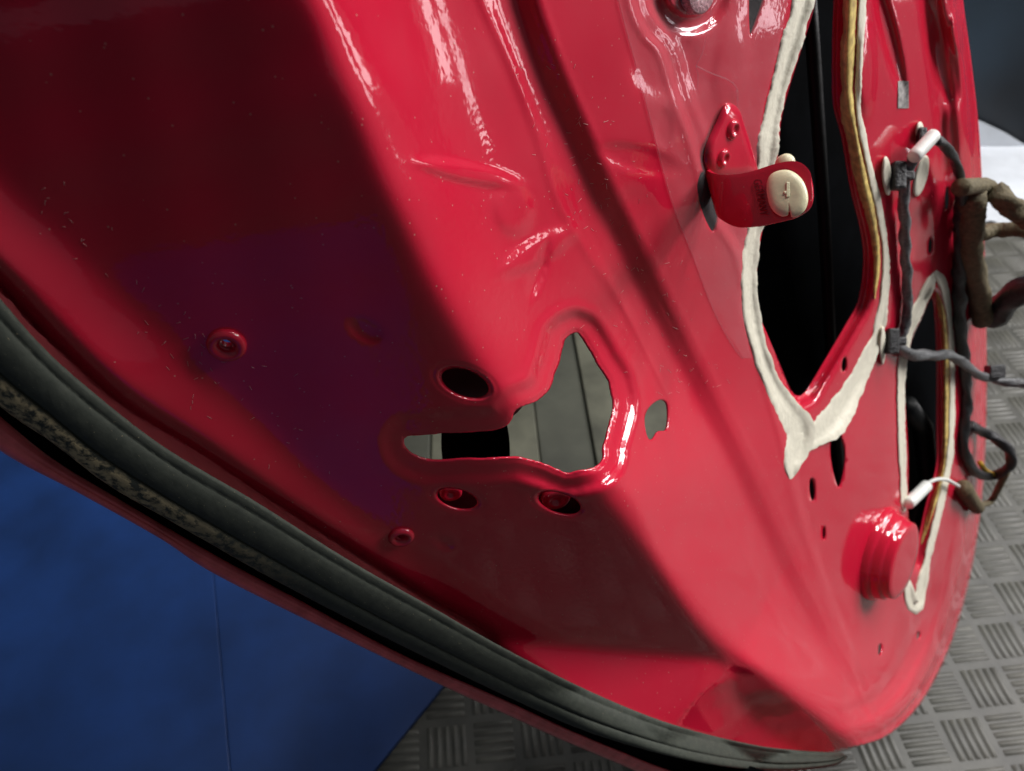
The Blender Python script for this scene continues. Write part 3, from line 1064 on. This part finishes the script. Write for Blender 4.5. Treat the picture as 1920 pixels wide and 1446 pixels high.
# round disc in the seat at the top of the picture
o, n, rv, dv = frame_at(1302, -24)
V, Fs = lathe(o + n * 0.0035, n, rv, [(0.0100, -0.006), (0.0100, 0.0), (0.0094, 0.0005), (0.005, 0.0006), (0.0003, 0.0006)], 36)
M['pad'] = mk_simple("glittering_grey_pad", (0.55, 0.30, 0.33), 0.25, 900, 0.5, 0.9, 0.0006)
part("round_pad", V, Fs, M['pad'], door)


# ---- clear film over the trim face
def film():
    Lp = smooth_poly([(1100, -220), (1135, -110), (1160, 0), (1178, 70), (1195, 130), (1220, 225), (1258, 370), (1300, 480), (1338, 580), (1376, 650), (1410, 690)], 8)
    ys = np.linspace(-215, 672, 150)
    lx = np.interp(ys, Lp[:, 1], Lp[:, 0])
    rx = np.interp(ys, [-220, 0, 100, 200, 300, 400, 480, 560, 620, 680], [1490, 1478, 1458, 1432, 1420, 1408, 1392, 1390, 1398, 1412])
    nx = 46
    V = []
    tt = np.linspace(0, 1, nx)[None]
    ZF = surf_z(lx[:, None] + (rx - lx)[:, None] * tt, np.repeat(ys[:, None], nx, 1))
    for yy, a, b in zip(ys, lx, rx):
        xs = a + (b - a) * np.linspace(0, 1, nx)
        z = ZF[len(V)]
        # stretched, not following every recess
        w = 0.0007 * np.sin(xs / 17 + yy / 31) * np.sin(yy / 23 - xs / 41) + 0.0005
        t = np.linspace(0, 1, nx)
        V.append(PW(xs, np.full(nx, yy), z - 0.0010 - np.abs(w) * np.minimum(1, t * 6)))
    V = np.array(V).reshape(-1, 3)
    part("protective_film", V, grid_faces(len(ys), nx), M['film'], door)
    # rolled edge of the film
    A = np.stack([lx, ys], 1)
    z = surf_z(A[:, 0], A[:, 1])
    P = PW(A[:, 0] - 1, A[:, 1], z - 0.0012)
    V, Fs = tube(P, 0.0004, 6)
    part("film_edge", V, Fs, M['film'], door)
    # folds of the film
    for pts in ([(1305, 124, 0), (1335, 138, 0), (1365, 150, 0), (1381, 165, 0), (1384, 190, 0)], [(1305, 124, 0), (1309, 145, 0), (1307, 168, 0)],
                [(1305, 124, 0), (1318, 95, 0), (1330, 40, 0), (1338, -20, 0)], [(1380, 170, 0), (1388, 230, 0), (1402, 270, 0), (1416, 305, 0)]):
        A = smooth_poly(pts, 5)
        zz = surf_z(A[:, 0], A[:, 1])
        P = PW(A[:, 0], A[:, 1], zz - 0.0022)
        V, Fs = tube(P, 0.0003, 6)
        part("film_fold", V, Fs, M['film'], door)


film()


def zs(x, y, up):
    return float(surf_z(np.array([float(x)]), np.array([float(y)]), False)[0] - up)


# ---- riveted bracket with a bent tab
def bracket():
    o, n, rv, dv = frame_at(1375, 262)
    # foot flat on the trim face
    foot = smooth_poly([(1361, 194), (1384, 203), (1398, 240), (1418, 305), (1420, 330), (1395, 336), (1352, 335), (1330, 325), (1320, 300), (1324, 270), (1342, 230)], 6, True)
    c = foot.mean(0)
    V = []; Fs = []
    rings = [1.0, 0.97, 0.6, 0.25]
    k = len(foot)
    for idx, s in enumerate(rings):
        q = c + (foot - c) * s
        z = surf_z(q[:, 0], q[:, 1], False) - (0.0030 if idx else 0.0008)
        V.extend(list(PW(q[:, 0], q[:, 1], z)))
    Fs = grid_faces(len(rings), k, True) + [tuple((len(rings) - 1) * k + j for j in range(k))]
    br = part("bracket", V, Fs, M['paint'], door)
    # tab: rises from the foot's lower left edge and bends round towards the viewer's right
    cols = [  # (top x, top y, bottom x, bottom y, lift)
        (1326, 268, 1338, 352, 0.002), (1322, 290, 1341, 372, 0.004), (1326, 312, 1346, 392, 0.009), (1340, 324, 1354, 408, 0.014), (1362, 329, 1372, 420, 0.018),
        (1390, 327, 1395, 427, 0.021), (1420, 320, 1425, 425, 0.024), (1450, 310, 1460, 418, 0.027), (1480, 304, 1488, 411, 0.030),
        (1500, 306, 1503, 404, 0.032), (1514, 316, 1516, 395, 0.0335), (1521, 332, 1523, 384, 0.034), (1525, 350, 1526, 368, 0.0345)]
    A = smooth_poly([(*c_[:4], c_[4]) for c_ in cols], 5)
    zc = surf_z(np.full(len(A), 1350.0), np.full(len(A), 330.0), False)
    nr = 12
    V = []
    for row in A:
        for j in range(nr):
            t = j / (nr - 1)
            x = row[0] * (1 - t) + row[2] * t; y = row[1] * (1 - t) + row[3] * t
            z = zc[0] - row[4] + 0.004 * t * 0
            z += 0.0016 * math.exp(-((x - 1372) / 26) ** 2) * (t ** 2) * 2.2      # pinch by the bend
            V.append(PW(np.array(x), np.array(y), np.array(z)))
    o1 = part("tab", V, grid_faces(len(A), nr), M['paint'], br)
    s = o1.modifiers.new("thickness", 'SOLIDIFY'); s.thickness = 0.0016; s.offset = 1
    b = o1.modifiers.new("bevel", 'BEVEL'); b.width = 0.0005; b.segments = 2
    # rivets
    for (x, y, R) in ((1374, 243, 0.0044), (1356, 297, 0.0042)):
        o, n, rv, dv = frame_at(x, y)
        o = Vector(PW(np.array(float(x)), np.array(float(y)), np.array(zs(x, y, 0.0032))))
        V, Fs = lathe(o, n, rv, [(R * 1.1, -0.001), (R * 1.05, 0.0006), (R * 0.85, 0.0016), (R * 0.6, 0.0019), (R * 0.45, 0.0010), (R * 0.2, 0.0006), (0.0001, .0006)], 24)
        part("rivet", V, Fs, M['paint'], br)
    # stamped lettering beside the clip
    cu = bpy.data.curves.new("lettering", 'FONT')
    cu.body = "GERMANY"; cu.size = 1.0; cu.extrude = 0.04
    t = bpy.data.objects.new("lettering", cu); COL.objects.link(t)
    dg = bpy.context.evaluated_depsgraph_get()
    me = bpy.data.meshes.new_from_object(t.evaluated_get(dg))
    bpy.data.objects.remove(t)
    co = np.array([v.co[:] for v in me.vertices])
    co[:, 0] /= co[:, 0].max(); co[:, 1] /= co[:, 1].max()
    # down the tab: reading direction runs down the picture, tops of the letters to the right
    x = 1412 + 14 * co[:, 0] + 15 * co[:, 1] * 1.0
    y = 337 + 68 * co[:, 0] - 2 * co[:, 1]
    zt = zc[0] - np.interp(x, [1395, 1425, 1460], [0.021, 0.0243, 0.0275])
    z = zt - 0.0022 - (co[:, 2] > 0) * 0.00035
    P = PW(x, y, z)
    m = part("stamped_lettering", P, [tuple(p.vertices) for p in me.polygons], M['stamp'], br, smooth=False)
    return zc[0]


M['stamp'] = mk_simple("dark_red_stamping", (0.16, 0.006, 0.012), 0.5, 300, 0.2)
zb = bracket()

# cream clip pushed through the tab
clip = thing("trim_clip", "cream plastic trim clip pushed through the red bracket tab", "clip", tuple(PW(np.array(1477.), np.array(362.), np.array(zb - .03))))
zc_ = zb - 0.0325
out = smooth_poly([(1437, 352), (1443, 330), (1460, 320), (1482, 320), (1502, 334), (1513, 356), (1515, 378), (1508, 396), (1494, 406), (1484, 407), (1482, 398), (1479, 398),
                   (1477, 404), (1466, 406), (1452, 398), (1442, 382)], 2.5, True)
c = np.array([1477, 363.0])
V = []
rings = [(1.0, -0.0008), (1.0, 0.0016), (0.97, 0.0024), (0.88, 0.0031), (0.7, 0.0036), (0.45, 0.0038), (0.2, 0.0037)]
for s, h in rings:
    q = c + (out - c) * s
    tilt = (q[:, 0] - 1477) * -0.00006
    V.extend(list(PW(q[:, 0], q[:, 1], np.full(len(q), zc_) - h + 0.0 + tilt)))
Fs = grid_faces(len(rings), len(out), True) + [tuple((len(rings) - 1) * len(out) + j for j in range(len(out)))]
part("head", V, Fs, M['clip'], clip)
oc = Vector(PW(np.array(1477.), np.array(356.), np.array(zc_ - 0.0036)))
V, Fs = join([box(oc + Vector((0, 0.0, 0)), Vector((1, 0, 0)), Vector(UV), Vector(-FV), 0.0016, 0.0066, 0.0010),
              box(oc + Vector(UV) * -0.0012, Vector((1, 0, 0)), Vector(UV), Vector(-FV), 0.0034, 0.0012, 0.0008)])
bevel(part("spring_tongue", V, Fs, M['clip'], clip, smooth=False), 0.0003)
# rear collar seen above the tab
oc = Vector(PW(np.array(1474.), np.array(306.), np.array(zb - 0.0245)))
V, Fs = lathe(oc, Vector(-UV * 0.2 - FV).normalized(), Vector((1, 0, 0)), [(0.0040, -0.003), (0.0042, 0.0), (0.0034, 0.0014), (0.0002, 0.0016)], 24)
part("collar", V, Fs, M['clip'], clip)


# ---- wiring
harness = thing("wiring_harness", "black and brown taped wiring harness hanging along the far side of the door", "wiring harness",
                tuple(PW(np.array(1815.), np.array(600.), np.array(zs(1815, 600, .02)))))


def cable(name, pts, r, m, n=14, wob=0.0, twist=0.22, squash=1.0, parent=None, step=5):
    A = [(x, y, zs(min(x, 1850), y, up)) for (x, y, up) in pts]
    P = wpath(A, step)
    P = P + np.apply_along_axis(lambda c: np.convolve(c, np.ones(5) / 5, 'same'), 0, RNG.normal(0, min(r * 0.2, 0.0008), P.shape))
    rr = np.full(len(P), r) * (1 + 0.10 * np.convolve(RNG.normal(0, 1, len(P)), np.ones(4) / 4, 'same'))
    V, Fs = tube(P, rr, n, squash, twist, wob)
    return part(name, V, Fs, m, parent or harness)


cable("grey_cable", [(1730, 272, .030), (1712, 300, .022), (1700, 330, .018), (1694, 380, .014), (1696, 430, .012), (1698, 500, .012), (1702, 560, .012), (1697, 610, .012), (1690, 634, .012)],
      0.0034, M['cable_grey'], wob=.14)
cable("cable", [(1756, 262, .030), (1772, 275, .030), (1790, 305, .030), (1802, 345, .030), (1806, 380, .030)], 0.0032, M['cable'], wob=.12)
cable("cable", [(1678, 640, .010), (1690, 652, .012), (1712, 664, .016), (1745, 666, .022), (1780, 666, .028), (1810, 684, .034), (1840, 705, .042), (1880, 715, .05), (1950, 722, .06), (2050, 735, .07)],
      0.0044, M['cable_grey'], wob=.15)
cable("cable", [(1806, 350, .020), (1802, 430, .018), (1800, 520, .016), (1800, 600, .016), (1808, 680, .016), (1812, 750, .016), (1806, 820, .016), (1812, 860, .02), (1830, 885, .03), (1856, 892, .04),
                (1882, 885, .048), (1896, 865, .05), (1892, 845, .05), (1870, 825, .046), (1845, 812, .036), (1820, 800, .022)], 0.0052, M['cable'], wob=.15)
cable("tape_wrap", [(1800, 352, .044), (1824, 349, .046), (1848, 350, .046), (1862, 362, .048)], 0.0062, M['fabric_tape'])
cable("taped_branch", [(1825, 362, .040), (1822, 410, .040), (1822, 460, .040), (1828, 510, .040), (1838, 560, .040), (1840, 600, .040)], 0.0092, M['fabric_tape'], n=14, wob=.05, twist=.2)
cable("cable", [(1858, 360, .055), (1885, 378, .065), (1905, 395, .07), (1960, 425, .08), (2040, 470, .09)], 0.0078, M['fabric_tape'], wob=.2)
cable("cable", [(1835, 440, .05), (1862, 432, .055), (1900, 430, .06), (1960, 432, .07), (2040, 436, .08)], 0.0058, M['fabric_tape'])
cable("connector_body", [(1858, 596, .048), (1876, 580, .052), (1896, 556, .058), (1925, 540, .064), (1960, 535, .07)], 0.0118, M['cable'], n=8, wob=.08)
cable("tape_wrap", [(1806, 915, .03), (1822, 940, .034), (1832, 952, .036)], 0.0085, M['fabric_tape'], n=12)
cable("cable", [(1830, 948, .036), (1856, 940, .042), (1872, 915, .046), (1888, 885, .05)], 0.0038, M['fabric_tape'])
cable("white_wire", [(1740, 905, .014), (1756, 899, .018), (1776, 900, .022), (1798, 912, .028)], 0.0018, M['white_plastic'], n=8)
cable("yellow_tie", [(1838, 868, .035), (1848, 882, .04), (1862, 890, .042)], 0.0030, M['yellow'], n=8)
# small black block on the cable that leaves to the right
oc = Vector(PW(np.array(1865.), np.array(697.), np.array(zs(1850, 697, .046))))
V, Fs = box(oc, Vector((1, .1, 0)).normalized(), Vector(UV), Vector(-FV), 0.017, 0.014, 0.012)
bevel(part("cable_clamp", V, Fs, M['cable'], harness, smooth=False), 0.0015)
# white sleeves and connectors
for nm, a, b, r in (("white_sleeve", (1712, 296, .029), (1752, 252, .032), 0.0044), ("grey_plug", (1702, 945, .010), (1738, 910, .014), 0.0056)):
    P = [Vector(PW(np.array(float(q[0])), np.array(float(q[1])), np.array(zs(q[0], q[1], q[2])))) for q in (a, b)]
    path = [P[0].lerp(P[1], t) for t in (0, .03, .15, .5, .85, .97, 1)]
    V, Fs = tube(path, [r * .8, r * .97, r, r, r, r * .97, r * .8], 20)
    part(nm, V, Fs, M['white_plastic'], harness)
# clip tails black
for (x, y, s) in ((1684, 330, 1.0), (1672, 640, 1.1), (1728, 258, .7)):
    oc = Vector(PW(np.array(float(x)), np.array(float(y)), np.array(zs(x, y, .014))))
    V, Fs = join([box(oc, Vector((1, 0, 0)), Vector(UV), Vector(-FV), 0.008 * s, 0.018 * s, 0.008 * s),
                  box(oc + Vector((0.004, 0, 0)), Vector((1, 0, 0)), Vector(UV), Vector(-FV), 0.012 * s, 0.006 * s, 0.006 * s)])
    bevel(part("cable_clip", V, Fs, M['cable'], harness, smooth=False), 0.0015)
# white foam dots pressed on the door
for (x, y, rx, ry, rot) in ((1663, 330, 9, 37, -4), (1725, 250, 8, 22, 0), (1727, 330, 12, 40, 14), (1655, 648, 6, 36, 0)):
    q0 = ellipse(x, y, rx, ry, rot, 24)
    V = []
    for s, h in ((1, 0), (1, .004), (.9, .0055), (.5, .006), (.1, .006)):
        q = np.array([x, y]) + (q0 - [x, y]) * s
        V.extend(list(PW(q[:, 0], q[:, 1], surf_z(q[:, 0], q[:, 1], False) - h - .001)))
    part("foam_pad", V, grid_faces(5, 24, True) + [tuple(4 * 24 + j for j in range(24))], M['white_seal'], door)

# blank inspection sticker on the trim face
gx, gy = np.meshgrid(np.linspace(1684, 1704, 5), np.linspace(152, 203, 9))
P = PW(gx, gy, surf_z(gx, gy) - 0.001).reshape(-1, 3)
M['sticker'] = mk_simple("grey_sticker", (0.30, 0.28, 0.27), 0.4, 260, 0.7, 0.1, 0.0002)
part("sticker", P, grid_faces(9, 5), M['sticker'], door)
# ---- lint and fibres lying on the paint
LV = []; LF = []; QS = []
for k in range(170):
    if k < 110:
        y0 = random.uniform(120, 760); x0 = float(np.interp(y0, GROOVE[:, 1], GROOVE[:, 0])) + random.gauss(-15, 55)
    else:
        x0 = random.uniform(60, 620); y0 = float(np.interp(x0, BEADM[:, 0], BEADM[:, 1])) + random.gauss(-20, 50)
    a = random.uniform(0, math.pi); L_ = random.uniform(3, 11)
    q = np.array([[x0 + math.cos(a) * t * L_ + math.sin(a) * (t * t) * random.uniform(-3, 3), y0 + math.sin(a) * t * L_] for t in (-.5, -.2, .1, .5)])
    QS.append(q)
QA = np.array(QS)
ZA = surf_z(QA[..., 0], QA[..., 1]) - 0.00012
for q, zq in zip(QA, ZA):
    P = PW(q[:, 0], q[:, 1], zq)
    v_, f_ = tube(P, 0.000055, 4)
    o_ = len(LV); LV.extend(v_); LF.extend([tuple(i + o_ for i in f) for f in f_])
M['lint'] = mk_simple("pale_lint", (0.65, 0.45, 0.42), 0.8)
lint = part("lint_fibres", LV, LF, M['lint'], door)
lint['kind'] = 'stuff'
print("built", time.time() - T0)
